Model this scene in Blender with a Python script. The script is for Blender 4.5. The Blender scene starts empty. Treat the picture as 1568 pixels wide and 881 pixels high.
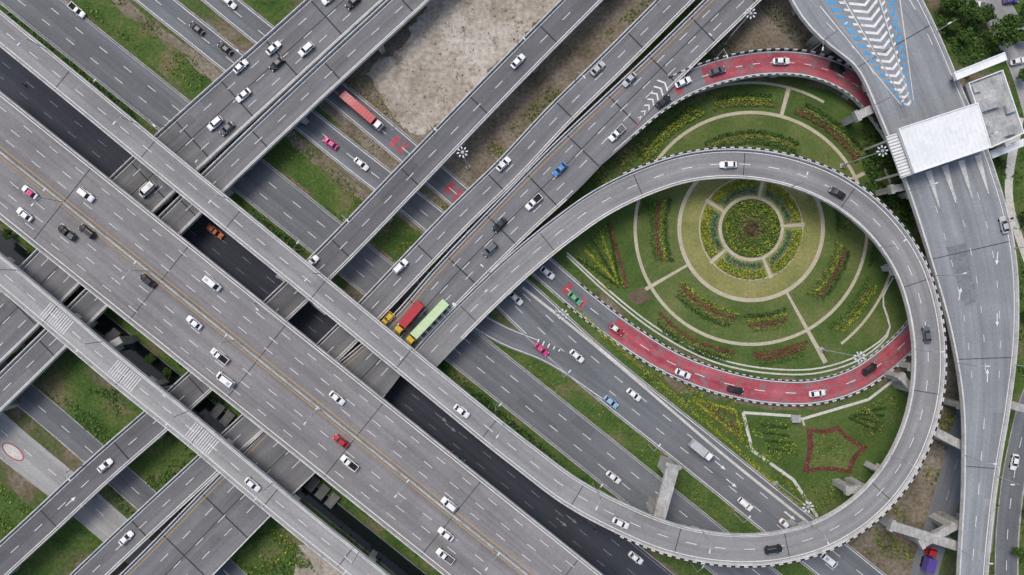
import bpy, math, random
import numpy as np
random.seed(7); rng=np.random.default_rng(7)
S=0.19; H=215.0          # survey scale (m per plan unit) and camera altitude
sc=bpy.context.scene
def W(px,py,z=0.0):
    k=S*(H-z)/H
    return np.array([(px-784)*k,(440.5-py)*k,z])
# ---------------------------------------------------------------- materials
MATS={}
def base(name,rough=0.9,spec=0.2,metal=0.0):
    m=bpy.data.materials.new(name); m.use_nodes=True
    b=m.node_tree.nodes['Principled BSDF']
    b.inputs['Roughness'].default_value=rough
    b.inputs['Specular IOR Level'].default_value=spec
    b.inputs['Metallic'].default_value=metal
    MATS[name]=m
    return m,m.node_tree,b
def c4(c): return (c[0],c[1],c[2],1.0)
def noise(nt,vec,scale,detail=6,rough=0.6,dist=0.0):
    n=nt.nodes.new('ShaderNodeTexNoise'); n.inputs['Scale'].default_value=scale
    n.inputs['Detail'].default_value=detail; n.inputs['Roughness'].default_value=rough
    n.inputs['Distortion'].default_value=dist
    nt.links.new(vec,n.inputs['Vector']); return n.outputs['Fac']
def maprange(nt,sock,a,b,lo,hi):
    n=nt.nodes.new('ShaderNodeMapRange'); nt.links.new(sock,n.inputs[0])
    n.inputs[1].default_value=a;n.inputs[2].default_value=b;n.inputs[3].default_value=lo;n.inputs[4].default_value=hi
    return n.outputs[0]
def mul(nt,col,fac):
    n=nt.nodes.new('ShaderNodeMixRGB'); n.blend_type='MULTIPLY'; n.inputs[0].default_value=1
    nt.links.new(col,n.inputs[1]); nt.links.new(fac,n.inputs[2]); return n.outputs[0]
def mixc(nt,fac,a,b):
    n=nt.nodes.new('ShaderNodeMixRGB'); nt.links.new(fac,n.inputs[0])
    for i,x in ((1,a),(2,b)):
        if isinstance(x,tuple): n.inputs[i].default_value=c4(x)
        else: nt.links.new(x,n.inputs[i])
    return n.outputs[0]
def ramp(nt,sock,stops):
    r=nt.nodes.new('ShaderNodeValToRGB'); e=r.color_ramp.elements
    while len(e)<len(stops): e.new(0.5)
    for i,(p,c) in enumerate(stops): e[i].position=p; e[i].color=c4(c)
    nt.links.new(sock,r.inputs[0]); return r.outputs[0]
def surf(name,stops,scale=0.08,detail=8,fine=2.5,famt=0.2,streak=None,samt=0.25,rough=0.9,spec=0.2,wear=None,bump=0,tracks=0):
    m,nt,b=base(name,rough,spec)
    g=nt.nodes.new('ShaderNodeNewGeometry'); pos=g.outputs['Position']
    col=ramp(nt,noise(nt,pos,scale,detail,0.65,0.3),stops)
    f2=noise(nt,pos,fine,3)
    if famt: col=mul(nt,col,maprange(nt,f2,.3,.7,1-famt,1+famt))
    if streak:
        uv=nt.nodes.new('ShaderNodeUVMap'); mp=nt.nodes.new('ShaderNodeMapping')
        mp.inputs['Scale'].default_value=(streak[0],streak[1],1)
        nt.links.new(uv.outputs[0],mp.inputs[0])
        col=mul(nt,col,maprange(nt,noise(nt,mp.outputs[0],1,5,0.6),.3,.7,1-samt,1+samt))
        if tracks:   # rubbed wheel tracks running along the lanes
            m2=nt.nodes.new('ShaderNodeMapping'); m2.inputs['Scale'].default_value=(.33,.004,1); nt.links.new(uv.outputs[0],m2.inputs[0])
            col=mul(nt,col,maprange(nt,noise(nt,m2.outputs[0],1,2,0.5),.35,.65,1-tracks,1+tracks))
    if wear:   # wear=(colour, threshold, scale)
        w=noise(nt,pos,wear[2],8,0.75)
        col=mixc(nt,maprange(nt,w,wear[1]-.05,wear[1]+.05,0,1),col,wear[0])
    nt.links.new(col,b.inputs['Base Color'])
    if bump:
        bp=nt.nodes.new('ShaderNodeBump'); bp.inputs['Strength'].default_value=bump; bp.inputs['Distance'].default_value=.3
        nt.links.new(noise(nt,pos,fine*.6,6),bp.inputs['Height']); nt.links.new(bp.outputs[0],b.inputs['Normal'])
    return m
def grey(v,t=(1,1,1.03)): return (v*t[0],v*t[1],v*t[2])
def road_mat(name,v,t=(1,1,1.04),samt=.17,var=.16,seed=0):
    for nm,k in ((name,.9),(name+'_patch',.77)):
        surf(nm,[(.3,grey(k*v*(1-var),t)),(.5,grey(k*v,t)),(.7,grey(k*v*(1+var),t))],scale=.045+seed,detail=10,fine=1.6,famt=.10,streak=(.75,.018),samt=samt,tracks=.12)
road_mat('asphalt_highway',.235,(1.03,1.0,1.0))
road_mat('asphalt_ramp',.275,(1,1,1.01))
road_mat('asphalt_bridge',.188,(1,1.005,1.04),seed=.01)
road_mat('asphalt_narrow',.150,(1,1,1.06),seed=.02)
road_mat('asphalt_ground',.170,(.97,1.02,1.10))
road_mat('asphalt_shaded',.058,(.92,1,1.30))  # dark asphalt, with shade between the decks deepened in its colour
road_mat('asphalt_toll',.285,(.95,1.01,1.06))
road_mat('concrete_road',.33,(1,1,.99))
surf('stain',[(.3,(.16,.17,.18)),(.7,(.21,.22,.235))],fine=1.2,famt=.2,scale=.3)
surf('joint',[(.3,(.03,.03,.034)),(.7,(.06,.06,.065))])
surf('concrete',[(.3,(.25,.25,.235)),(.5,(.37,.365,.35)),(.7,(.45,.445,.43))],scale=.3,fine=1.5,famt=.15,streak=(1.5,.25),samt=.2)
surf('parapet',[(.3,(.38,.38,.37)),(.5,(.53,.525,.51)),(.7,(.62,.61,.59))],scale=.25,fine=1.5,famt=.15)
surf('concrete_dark',[(.3,(.10,.10,.098)),(.7,(.20,.195,.19))],scale=.3)
surf('paint_white',[(.3,(.60,.60,.60)),(.7,(.80,.80,.79))],scale=.4,fine=3,famt=.15,wear=((.32,.32,.33),.62,1.2))
surf('paint_faded',[(.3,(.36,.36,.37)),(.7,(.50,.50,.51))],scale=.4,fine=3,wear=((.24,.24,.25),.56,1.2))
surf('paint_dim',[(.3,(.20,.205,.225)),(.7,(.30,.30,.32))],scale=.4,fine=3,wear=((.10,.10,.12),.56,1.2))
surf('paint_orange',[(.3,(.50,.28,.08)),(.7,(.60,.37,.13))],scale=.4,fine=3)
surf('paint_blue',[(.3,(.07,.27,.52)),(.7,(.11,.36,.62))],scale=.4,fine=3,wear=((.25,.32,.40),.62,1.2))
surf('paint_red',[(.3,(.28,.055,.07)),(.5,(.37,.08,.10)),(.7,(.43,.12,.14))],scale=.15,fine=2,famt=.15,streak=(.7,.04),samt=.2,wear=((.19,.165,.17),.56,.4),tracks=.14)
surf('black_paint',[(.3,(.02,.02,.02)),(.7,(.05,.05,.05))])
surf('roof_white',[(.3,(.68,.70,.71)),(.7,(.81,.82,.83))],scale=.2,fine=1,famt=.06)
surf('roof_grey',[(.3,(.20,.21,.21)),(.5,(.36,.37,.37)),(.7,(.48,.48,.47))],scale=.25,detail=10)
G1=(.030,.060,.014);G2=(.058,.105,.022);BR=(.15,.12,.08)
surf('ground',[(.32,G1),(.42,G2),(.5,(.085,.10,.04)),(.57,BR),(.68,(.19,.17,.13))],scale=.05,detail=14,fine=.9,famt=.35)
surf('grass',[(.3,(.030,.060,.013)),(.42,(.052,.098,.020)),(.54,(.080,.120,.03)),(.60,(.13,.125,.055)),(.72,(.18,.15,.09))],scale=.085,detail=14,fine=1.3,famt=.35,bump=.4)
surf('lawn',[(.3,(.042,.078,.018)),(.5,(.068,.112,.026)),(.7,(.125,.145,.05))],scale=.06,detail=14,fine=1.2,famt=.22,bump=.25)
surf('lawn_inner',[(.3,(.058,.098,.024)),(.5,(.095,.132,.036)),(.7,(.16,.17,.065))],scale=.07,detail=14,fine=1.2,famt=.2,bump=.25)
surf('lawn_yellow',[(.3,(.16,.175,.055)),(.5,(.225,.225,.08)),(.7,(.30,.27,.12))],scale=.08,detail=14,fine=1.2,famt=.18,bump=.25)
surf('dirt',[(.3,(.07,.08,.038)),(.42,(.14,.115,.08)),(.55,(.20,.17,.13)),(.7,(.27,.235,.19))],scale=.07,detail=14,fine=1.1,famt=.35,bump=.6)
surf('gravel',[(.34,(.20,.165,.125)),(.44,(.33,.29,.24)),(.53,(.43,.395,.345)),(.66,(.51,.48,.44))],scale=.028,detail=15,fine=.8,famt=.28,bump=.8,wear=((.22,.185,.14),.60,.13))
surf('path',[(.3,(.38,.34,.25)),(.7,(.50,.45,.35))],scale=.2,fine=2,famt=.15)
surf('path_white',[(.3,(.44,.43,.39)),(.7,(.60,.59,.54))],scale=.2,fine=2,famt=.2)
surf('soil_red',[(.3,(.075,.028,.022)),(.7,(.14,.055,.045))],scale=.4)
surf('soil',[(.3,(.09,.07,.04)),(.7,(.16,.13,.085))],scale=.4)
m,nt,b=base('water',.08,.5); b.inputs['Base Color'].default_value=(.008,.012,.012,1)
def foliage(name,a,bc,c,k=1.35):
    m,nt,b=base(name,.8,.15)
    a,bc,c=[tuple(v*k for v in q) for q in (a,bc,c)]
    g=nt.nodes.new('ShaderNodeNewGeometry')
    col=ramp(nt,g.outputs['Random Per Island'],[(0,a),(.5,bc),(1,c)])
    col=mul(nt,col,maprange(nt,noise(nt,g.outputs['Position'],.35,5),.3,.7,.7,1.3))
    nt.links.new(col,b.inputs['Base Color'])
foliage('leaf_dark',(.014,.032,.009),(.028,.058,.014),(.05,.088,.022),1.2)
foliage('leaf_mid',(.026,.055,.012),(.046,.092,.018),(.080,.135,.03))
foliage('leaf_bright',(.10,.12,.015),(.17,.19,.022),(.24,.25,.04))
foliage('leaf_olive',(.08,.085,.022),(.13,.13,.032),(.19,.18,.055))
foliage('leaf_red',(.10,.03,.025),(.16,.045,.04),(.12,.08,.04),1.3)
foliage('leaf_teal',(.04,.08,.045),(.065,.12,.065),(.11,.17,.095))
foliage('leaf_dry',(.12,.10,.05),(.18,.155,.09),(.24,.21,.13))
surf('bark',[(.3,(.05,.035,.022)),(.7,(.11,.085,.06))],scale=2)
def solid(name,c,rough=.4,spec=.5,metal=0,coat=0):
    m,nt,b=base(name,rough,spec,metal)
    g=nt.nodes.new('ShaderNodeNewGeometry')
    n=nt.nodes.new('ShaderNodeRGB'); n.outputs[0].default_value=c4(c)
    col=mul(nt,n.outputs[0],maprange(nt,noise(nt,g.outputs['Position'],1.1,3),.3,.7,.88,1.08))
    nt.links.new(col,b.inputs['Base Color']); b.inputs['Coat Weight'].default_value=coat
CARC={'white':(.80,.80,.80),'silver':(.45,.46,.48),'dark':(.018,.02,.024),'grey':(.10,.11,.125),'red':(.42,.02,.03),'pink':(.62,.05,.24),
'blue':(.07,.23,.52),'green':(.12,.38,.23),'yellow':(.62,.41,.04),'orange':(.52,.14,.03),'navy':(.03,.06,.16),'mint':(.50,.64,.38),'crimson':(.42,.022,.035),'purple':(.10,.07,.30),'ltblue':(.27,.46,.66)}
for k,c in CARC.items(): solid('car_'+k,c,.35,.4,0,.15)
solid('glass',(.015,.018,.022),.08,.6); solid('tyre',(.02,.02,.02),.85,.2); solid('lamp_clear',(.7,.7,.68),.2); solid('lamp_red',(.4,.01,.01),.3)
solid('metal',(.42,.43,.44),.5,.5,.3); solid('lamp_white',(.66,.68,.70),.4); solid('skin',(.35,.2,.13),.6); solid('cloth',(.06,.08,.16),.9,.1); solid('helmet',(.5,.06,.05),.3)
solid('window',(.03,.04,.05),.1)
# ---------------------------------------------------------------- mesh builder
class MB:
    def __init__(s): s.v=[];s.f=[];s.m=[];s.uv=[]
    def face(s,pts,mat,uv=None):
        i=len(s.v); s.v.extend([tuple(map(float,p)) for p in pts]); s.f.append(tuple(range(i,i+len(pts)))); s.m.append(mat)
        s.uv.append(uv if uv else [(p[0],p[1]) for p in pts])
    def box(s,x0,x1,y0,y1,z0,z1,mat,tx=0,ty=0,top=None,M=None):
        a=[(x0,y0,z0),(x1,y0,z0),(x1,y1,z0),(x0,y1,z0),(x0+tx,y0+ty,z1),(x1-tx,y0+ty,z1),(x1-tx,y1-ty,z1),(x0+tx,y1-ty,z1)]
        if M is not None:
            o,d=M  # origin, dir (unit xy)
            a=[(o[0]+p[0]*d[0]-p[1]*d[1],o[1]+p[0]*d[1]+p[1]*d[0],o[2]+p[2]) for p in a]
        for q,mm in (((3,2,1,0),mat),((4,5,6,7),top or mat),((0,1,5,4),mat),((1,2,6,5),mat),((2,3,7,6),mat),((3,0,4,7),mat)):
            s.face([a[i] for i in q],mm)
    def tube(s,p0,p1,r0,r1,mat,n=7,cap=True):
        p0=np.array(p0,float);p1=np.array(p1,float);d=p1-p0;d/=max(np.linalg.norm(d),1e-6)
        a=np.cross(d,(0,0,1) if abs(d[2])<.9 else (1,0,0)); a/=np.linalg.norm(a); b=np.cross(d,a)
        A=[p0+r0*(a*math.cos(t)+b*math.sin(t)) for t in np.linspace(0,2*math.pi,n,endpoint=False)]
        B=[p1+r1*(a*math.cos(t)+b*math.sin(t)) for t in np.linspace(0,2*math.pi,n,endpoint=False)]
        for i in range(n): s.face([A[i],A[(i+1)%n],B[(i+1)%n],B[i]],mat)
        if cap: s.face(B,mat); s.face(A[::-1],mat)
    def ball(s,c,r,mat,n=8,k=5):
        for i in range(k):
            for j in range(n):
                P=[]
                for (u,v) in ((i,j),(i,j+1),(i+1,j+1),(i+1,j)):
                    th=math.pi*u/k; ph=2*math.pi*v/n
                    P.append((c[0]+r[0]*math.sin(th)*math.cos(ph),c[1]+r[1]*math.sin(th)*math.sin(ph),c[2]+r[2]*math.cos(th)))
                s.face(P[::-1],mat)
    def mesh(s,name):
        me=bpy.data.meshes.new(name); me.from_pydata(s.v,[],s.f)
        used=[]; 
        for x in s.m:
            if x not in used: used.append(x)
        for x in used: me.materials.append(MATS[x])
        idx={x:i for i,x in enumerate(used)}
        me.polygons.foreach_set('material_index',[idx[x] for x in s.m])
        uvl=me.uv_layers.new(name='UVMap'); flat=[c for f in s.uv for p in f for c in p]
        uvl.data.foreach_set('uv',flat); me.update(); return me
    def build(s,name,loc=None):
        o=bpy.data.objects.new(name,s.mesh(name)); sc.collection.objects.link(o)
        return o
# ---------------------------------------------------------------- splines / roads
def hermite(P,step):
    P=np.array(P,float); n=len(P); h=np.linalg.norm(np.diff(P[:,:2],axis=0),axis=1); t=np.concatenate([[0],np.cumsum(h)])
    d=np.diff(P,axis=0)/h[:,None]; m=np.zeros_like(P); m[0]=d[0]; m[-1]=d[-1]
    for i in range(1,n-1): m[i]=(d[i]*h[i-1]+d[i-1]*h[i])/(h[i]+h[i-1])
    out=[]
    N=max(2,int(t[-1]/step)+1)
    for q in np.linspace(0,t[-1],N):
        i=min(np.searchsorted(t,q,side='right')-1,n-2); u=(q-t[i])/h[i]
        out.append((2*u**3-3*u*u+1)*P[i]+(u**3-2*u*u+u)*h[i]*m[i]+(-2*u**3+3*u*u)*P[i+1]+(u**3-u*u)*h[i]*m[i+1])
    return np.array(out)
class Road:
    def __init__(s,name,pts,mat,thick=0,edges=False,step=3.0,side='concrete'):
        s.name=name; s.mb=MB(); s.mat=mat
        if edges:   # lx,ly,rx,ry,z
            C=[]
            for a,b_,c,d,z in pts:
                L=W(a,b_,z);R=W(c,d,z); M=(L+R)/2; C.append([M[0],M[1],M[2],np.linalg.norm(L-R)])
        else: C=[[*W(a,b_,z),w*S*(H-z)/H] for a,b_,w,z in pts]
        s.P=hermite(C,step)
        T=np.gradient(s.P[:,:2],axis=0); T/=np.linalg.norm(T,axis=1)[:,None]; s.T=T; s.N=np.stack([-T[:,1],T[:,0]],1)
        s.s=np.concatenate([[0],np.cumsum(np.linalg.norm(np.diff(s.P[:,:2],axis=0),axis=1))]); s.L=s.s[-1]
        k=S*(H-s.P[:,2])/H; s.px=np.stack([s.P[:,0]/k+784,440.5-s.P[:,1]/k],1)
        s.ribbon(0,s.L,-1,0,1,0,0,mat)
        if thick:
            for f,i0,g,i1,z0,z1 in ((1,0,1,0,0,-.7),(1,0,.55,0,-.7,-1.0),(.55,0,.5,0,-1.0,-thick)):
                for sg in (1,-1): s.wall(0,s.L,sg*f,0,z0,sg*g,0,z1,side)
            s.ribbon(0,s.L,-.5,0,.5,0,-thick,side)
    def q(s,x,f,i,dz):
        x=min(max(x,0),s.L)
        p=[np.interp(x,s.s,s.P[:,j]) for j in range(4)]; n=np.array([np.interp(x,s.s,s.N[:,0]),np.interp(x,s.s,s.N[:,1])]); n/=np.linalg.norm(n)
        o=f*p[3]/2+i
        return (p[0]+n[0]*o,p[1]+n[1]*o,p[2]+dz),o
    def grid(s,s0,s1,step=3.0):
        a=[s0]+[x for x in s.s if s0+.05<x<s1-.05]+[s1]; return a
    def wall(s,s0,s1,f0,i0,z0,f1,i1,z1,mat):
        g=s.grid(s0,s1)
        for a,b_ in zip(g[:-1],g[1:]):
            A,o0=s.q(a,f0,i0,z0);B,_=s.q(b_,f0,i0,z0);C,_=s.q(b_,f1,i1,z1);D,_=s.q(a,f1,i1,z1)
            s.mb.face([A,B,C,D],mat,[(z0+o0,a),(z0+o0,b_),(z1+o0+.3,b_),(z1+o0+.3,a)])
    def ribbon(s,s0,s1,f0,i0,f1,i1,dz,mat):
        g=s.grid(s0,s1)
        for a,b_ in zip(g[:-1],g[1:]):
            A,o0=s.q(a,f0,i0,dz);B,o1=s.q(b_,f0,i0,dz);C,o2=s.q(b_,f1,i1,dz);D,o3=s.q(a,f1,i1,dz)
            s.mb.face([A,B,C,D],mat,[(o0,a),(o1,b_),(o2,b_),(o3,a)])
    def line(s,f,i,w=.2,mat='paint_white',s0=0,s1=None,dz=.034):
        s.ribbon(s0,s.L if s1 is None else s1,f,i-w/2,f,i+w/2,dz,mat)
    def dash(s,f,i=0,w=.18,on=3,off=6,mat='paint_white',s0=0,s1=None,dz=.034):
        x=s0+random.random()*4; s1=s.L if s1 is None else s1
        while x<s1-on:
            s.ribbon(x,x+on,f,i-w/2,f,i+w/2,dz,mat); x+=on+off
    def parapet(s,sg,s0=0,s1=None,h=.9,w=.38,mat='parapet',inset=0,stripe=None):
        s1=s.L if s1 is None else s1
        segs=[(s0,s1,mat)]
        if stripe:
            segs=[];x=s0;k=0
            while x<s1: segs.append((x,min(x+stripe,s1),mat if k%2 else 'black_paint')); x+=stripe;k+=1
        for a,b_,mm in segs:
            i0=-sg*inset; i1=-sg*(inset+w)
            s.wall(a,b_,sg,i1,0,sg,i1+sg*.12,h,mm); s.wall(a,b_,sg,i0+sg*.02,-.5,sg,i0+sg*.02,h,mat)
            s.ribbon(a,b_,sg,i1+sg*.12,sg,i0+sg*.02,h,mm)
    def joints(s,every=28,w=.32,start=8,f=.97,mat='joint'):
        x=start
        while x<s.L-2: s.ribbon(x,x+w,-f,0,f,0,.026,mat); x+=every
    def patches(s,n):
        used=[]
        for _ in range(n*3):
            if len(used)>=n: break
            x=random.uniform(0,s.L-26); l=random.uniform(4,24); f=random.uniform(-.8,.6)
            if any(x<b_+1 and x+l>a-1 for a,b_ in used): continue
            used.append((x,x+l)); s.ribbon(x,x+l,f,0,f,random.uniform(1.2,3),.010,s.mat+'_patch')
    def piers(s,every=30,cols=1,start=14,r=1.0,over=0.0):
        x=start
        while x<s.L:
            i=np.argmin(abs(s.s-x)); p=s.P[i]; d=s.N[i]; z=p[2]
            if z>4:
                hw=p[3]/2*.92+over; M=((p[0],p[1],0),d)
                s.mb.box(-hw,hw,-1.0,1.0,z-3.4,z-2.12,'concrete',M=M)
                for c in range(cols):
                    o=0 if cols==1 else -hw*.7+1.4*hw*c/(cols-1)
                    s.mb.box(o-r,o+r,-r*.8,r*.8,-.5,z-3.4,'concrete',M=M)
            x+=every
    def near(s,px,py):
        i=int(np.argmin(np.sum((s.px-np.array([px,py]))**2,axis=1))); return i
    def sat(s,px,py): return s.s[s.near(px,py)]
    def done(s): return s.mb.build(s.name)
def arrow(mb,c,d,L=4.5,mat='paint_white'):
    d=np.array(d,float)/np.linalg.norm(d); n=np.array([-d[1],d[0]]); c=np.array(c,float)
    def p(a,b_): return (c[0]+d[0]*a+n[0]*b_,c[1]+d[1]*a+n[1]*b_,c[2])
    mb.face([p(-L/2,-.12),p(L*.15,-.12),p(L*.15,.12),p(-L/2,.12)],mat)
    mb.face([p(L*.15,-.5),p(L/2,0),p(L*.15,.5)],mat)
R={}
def z0(a,x0,x1,w,z,n=6): # straight ground strip y=a+.8x
    return [(x,a+.8*x,w,z) for x in np.linspace(x0,x1,n)]
# --- main highway A2
r=R['A2']=Road('elevated_highway',[(x,237+.802*x,152,14) for x in np.linspace(-90,900,8)],'asphalt_highway',2.1)
for sg in (1,-1):
    r.parapet(sg); r.line(sg,-sg*1.0,.24)
    for k in range(1,4): r.dash(0,sg*(1.0+k*3.05),on=3,off=6,w=.16)
    r.line(0,sg*1.0+.7,.16,'paint_orange')
r.ribbon(0,r.L,0,.72-.3,0,.72+.3,.75,'concrete'); r.wall(0,r.L,0,.42,0,0,.42,.75,'concrete'); r.wall(0,r.L,0,1.02,0,0,1.02,.75,'concrete')
r.joints(34,.2); r.patches(6); r.piers(32,3,r=1.2)
# --- A3 + loop
loop=[(-70,-14,43,14),(0,43,43,14),(120,141,43,14),(235,236,43,14),(470,428,43,14),(665,588,43,14),(800,697,44,14),(880,756,45,14),(950,793,46,14),(1020,822,47,14),(1100,839,47,14),(1180,839,47,14),(1255,820,47,14),(1322,779,47,14),(1375,718,47,14),(1408,645,47,14),(1421,565,47,13.6),(1414,480,47,13.2),(1388,403,47,12.8),(1342,340,47,12.2),(1280,292,47,11.5),(1205,262,46,10.8),(1120,251,45,10),(1050,258,44,9.4),(985,279,44,8.8),(920,311,44,8.2),(860,353,44,7.7),(800,402,44,7.2),(745,453,44,6.97),(690,508,44,6.97),(625,578,42,6.97)]
r=R['A3']=Road('loop_flyover',loop,'asphalt_ramp',2.0,step=2.6)
e=r.sat(690,508)
r.parapet(1,s1=e); sx=r.sat(950,793)
r.parapet(-1)
r.parapet(-1,s0=sx,s1=r.sat(960,290),stripe=1.1,h=.96,w=.42,inset=-.46)
r.line(1,-.8,.22,s1=e); r.line(-1,.8,.22); r.dash(0,0,on=3,off=5)
r.joints(30,.2); r.patches(3); r.piers(30,1,r=1.0)
# --- A1
r=R['A1']=Road('elevated_flyover',[(-70,358,42,14),(0,415,42,14),(80,482,42,14),(190,575,42,14),(310,672,42,14),(390,740,42,14),(460,798,42,14),(560,878,42,14),(650,950,42,14)],'concrete_road',2.0)
for sg in (1,-1): r.parapet(sg); r.line(sg,-sg*.9,.2)
r.dash(0,0,on=3,off=5); r.joints(26,.22); r.piers(26,1)
for px,py in ((82,484),(190,575),(308,670)):
    x=r.sat(px,py)-4
    for k in range(12): r.ribbon(x+k*.72,x+k*.72+.24,-.62,0,.62,0,.038,'paint_white')
# --- B roads
def bridge(name,key,pts,mat,dashes,every=28,cols=2,pL=True,pR=True,long=None):
    r=R[key]=Road(name,pts,mat,1.8)
    for sg,ok in ((1,pL),(-1,pR)):
        if ok: r.parapet(sg)
        r.line(sg,-sg*.85,.22)
    for f in dashes: r.dash(f,0)
    r.joints(every,.38)
    if long is not None: r.line(long,.35,.25,'joint',dz=.018)
    r.patches(4); r.piers(30,cols)
    return r
bridge('road_bridge','B1',[(-70,566,84,7),(0,500,84,7),(120,380,84,7),(268,238,84,7),(400,118,82,7),(530,0,80,7),(610,-72,80,7)],'asphalt_bridge',(-.5,0,.5),every=17,long=0)
bridge('slip_road_bridge','B1b',[(-70,670,43,7),(0,603,43,7),(85,520,43,7),(200,406,43,7),(324,284,43,7),(480,136,44,7),(627,0,44,7),(700,-68,44,7)],'asphalt_bridge',(0,))
bridge('slip_road_bridge','B2',[(-70,928,46,7),(0,862,46,7),(60,807,46,7),(162,712,46,7),(240,644,46,7),(360,535,47,7),(490,412,47,7),(640,258,47,7),(793,100,46,7),(900,-8,46,7),(970,-78,46,7)],'asphalt_narrow',(0,))
for px,py in ((108,768),(122,779)): arrow(R['B2'].mb,W(px,py,7.045),(.72,.66),4)
bridge('slip_road_bridge','B3',[(70,945,42,7),(140,878,42,7),(195,826,42,7),(318,712,42,7),(455,585,42,7),(568,474,42,7),(625,414,42,7),(700,336,42,7),(780,258,42,7),(855,178,42,7),(940,95,42,7),(1035,0,42,7),(1100,-64,42,7)],'asphalt_bridge',(0,))
r=R['B4']=Road('road_bridge',[(190,945,102,7),(255,881,102,7),(375,758,102,7),(500,635,100,7),(575,560,80,7),(623,506,64,7),(688,434,66,7),(786,334,70,7),(868,254,76,7),(940,180,68,7),(1010,110,62,7),(1120,2,62,7),(1190,-66,62,7)],'asphalt_bridge',1.8)
r.parapet(1); r.line(1,-1.9,.16,'paint_orange'); r.line(1,-.9,.2)
r.parapet(-1,s1=r.sat(560,575)); r.parapet(-1,s0=r.sat(720,400),s1=r.sat(840,280)); r.parapet(-1,s0=r.sat(1018,104))
r.line(-1,.8,.2,s0=r.sat(600,530),s1=r.sat(850,270)); r.line(-1,.8,.2,s0=r.sat(1000,120))
for f in (.42,0,-.42): r.dash(f,0)
r.joints(16,.38); r.line(0,.35,.24,'joint',dz=.018); r.patches(5); r.piers(30,3)
for k in range(7):
    x=r.sat(655,520)+k*2.2; r.ribbon(x,x+.7,-.93,0,-.93,2.6-k*.25,.038,'paint_white')
# --- red ramp
r=R['RR']=Road('curved_ramp',[(880,262,40,6.96),(955,197,40,6.9),(1005,155,40,6.7),(1055,126,40,6.3),(1110,107,40,5.9),(1180,96,40,5.4),(1250,102,40,4.8),(1310,130,40,4.2),(1355,180,38,3.5),(1400,260,38,2.2),(1438,350,36,1.0),(1446,400,36,.5)],'asphalt_bridge',1.2)
r.parapet(1,s0=r.sat(1035,130),stripe=1.2); r.parapet(-1,s0=r.sat(960,195),stripe=1.2); r.line(1,-.7,.2,s0=r.sat(1035,130)); r.line(-1,.7,.2)
r.ribbon(r.sat(1075,118),r.L,-.72,0,.72,0,.02,'paint_red'); r.dash(0,0,on=2,off=3,s0=r.sat(1040,130))
for px,py in ((962,190),(1000,158),(1030,140)):
    x=r.sat(px,py); r.ribbon(x,x+2.2,-.55,0,.5,0,.024,'paint_red')
r4=R['B4']
x0_=r4.sat(958,165)
for k in range(7):    # chevrons in the gore
    x=x0_+k*1.9; w_=.4+k*.28
    P=[r4.q(x,-.97,.2,.04)[0],r4.q(x+1.0,-.97,.2+w_,.04)[0],r4.q(x+1.5,-.97,.2+w_,.04)[0],r4.q(x+.5,-.97,.2,.04)[0]]
    r4.mb.face(P,'paint_white')
    P=[r4.q(x+1.0,-.97,.2+w_,.04)[0],r4.q(x,-.97,.2+2*w_,.04)[0],r4.q(x+.5,-.97,.2+2*w_,.04)[0],r4.q(x+1.5,-.97,.2+w_,.04)[0]]
    r4.mb.face(P,'paint_white')
r.piers(26,1,r=.7)
# --- toll road C
Cp=[(1170,-110,1350,-110,12),(1212,-20,1392,-20,12),(1300,80,1436,60,12),(1345,180,1470,135,12),(1386,280,1520,262,12),(1424,400,1552,382,12),(1456,520,1556,500,12),(1472,620,1545,610,12),(1474,720,1528,715,12),(1466,881,1510,881,12),(1462,960,1505,960,12)]
r=R['C']=Road('toll_expressway',Cp,'asphalt_toll',2.0,edges=True)
for sg in (1,-1): r.parapet(sg); r.line(sg,-sg*.8,.2)
for f in (-.5,0,.5): r.dash(f,0,s0=r.sat(1450,290),s1=r.sat(1500,600),w=.14,on=2)
r.dash(-.7,0,s1=r.sat(1370,120)); r.dash(.8,0,s1=r.sat(1370,120)); r.dash(0,0,s0=r.sat(1500,620))
r.joints(30,.2); r.piers(32,2); r.patches(5)
for t in np.linspace(0,1,17):   # chevron gore
    cx=1314+76*t; cy=-16+174*t; hw=(60*(1-t)+9*t); d=np.array([76,174.])/190; n=np.array([d[1],-d[0]])
    def pt(a,b_): return W(cx+d[0]*a+n[0]*b_,cy+d[1]*a+n[1]*b_,12.045)
    for sg in (1,-1):
        for u0,u1,mm,th in ((0.0,.40,'paint_white',4.6),(.50,.64,'paint_white',4.0),(.72,1.0,'paint_blue',6.2)):
            A=hw*u0*sg;B=hw*u1*sg; q_=-1 if mm!='paint_blue' else -1
            r.mb.face([pt(q_*abs(A)*.55,A),pt(q_*abs(B)*.55,B),pt(q_*abs(B)*.55+th,B),pt(q_*abs(A)*.55+th,A)],mm)
for sg in (1,-1):
    def pe(t,u): 
        cx=1314+76*t; cy=-16+174*t; hw=(60*(1-t)+9*t); return W(cx+sg*hw*u*.916,cy-sg*hw*u*.4,12.05)
    r.mb.face([pe(0,.44),pe(0,.465),pe(1,.465),pe(1,.44)],'paint_white'); r.mb.face([pe(0,1.05),pe(0,1.075),pe(1,1.15),pe(1,1.05)],'paint_white')
for px,py,dx,dy in ((1527,396,-.1,1),(1527,490,0,1),(1512,575,0,-1),(1470,450,.2,-1)):
    arrow(r.mb,W(px,py,12.045),(dx,-dy),3.6,mat='paint_white')
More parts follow.
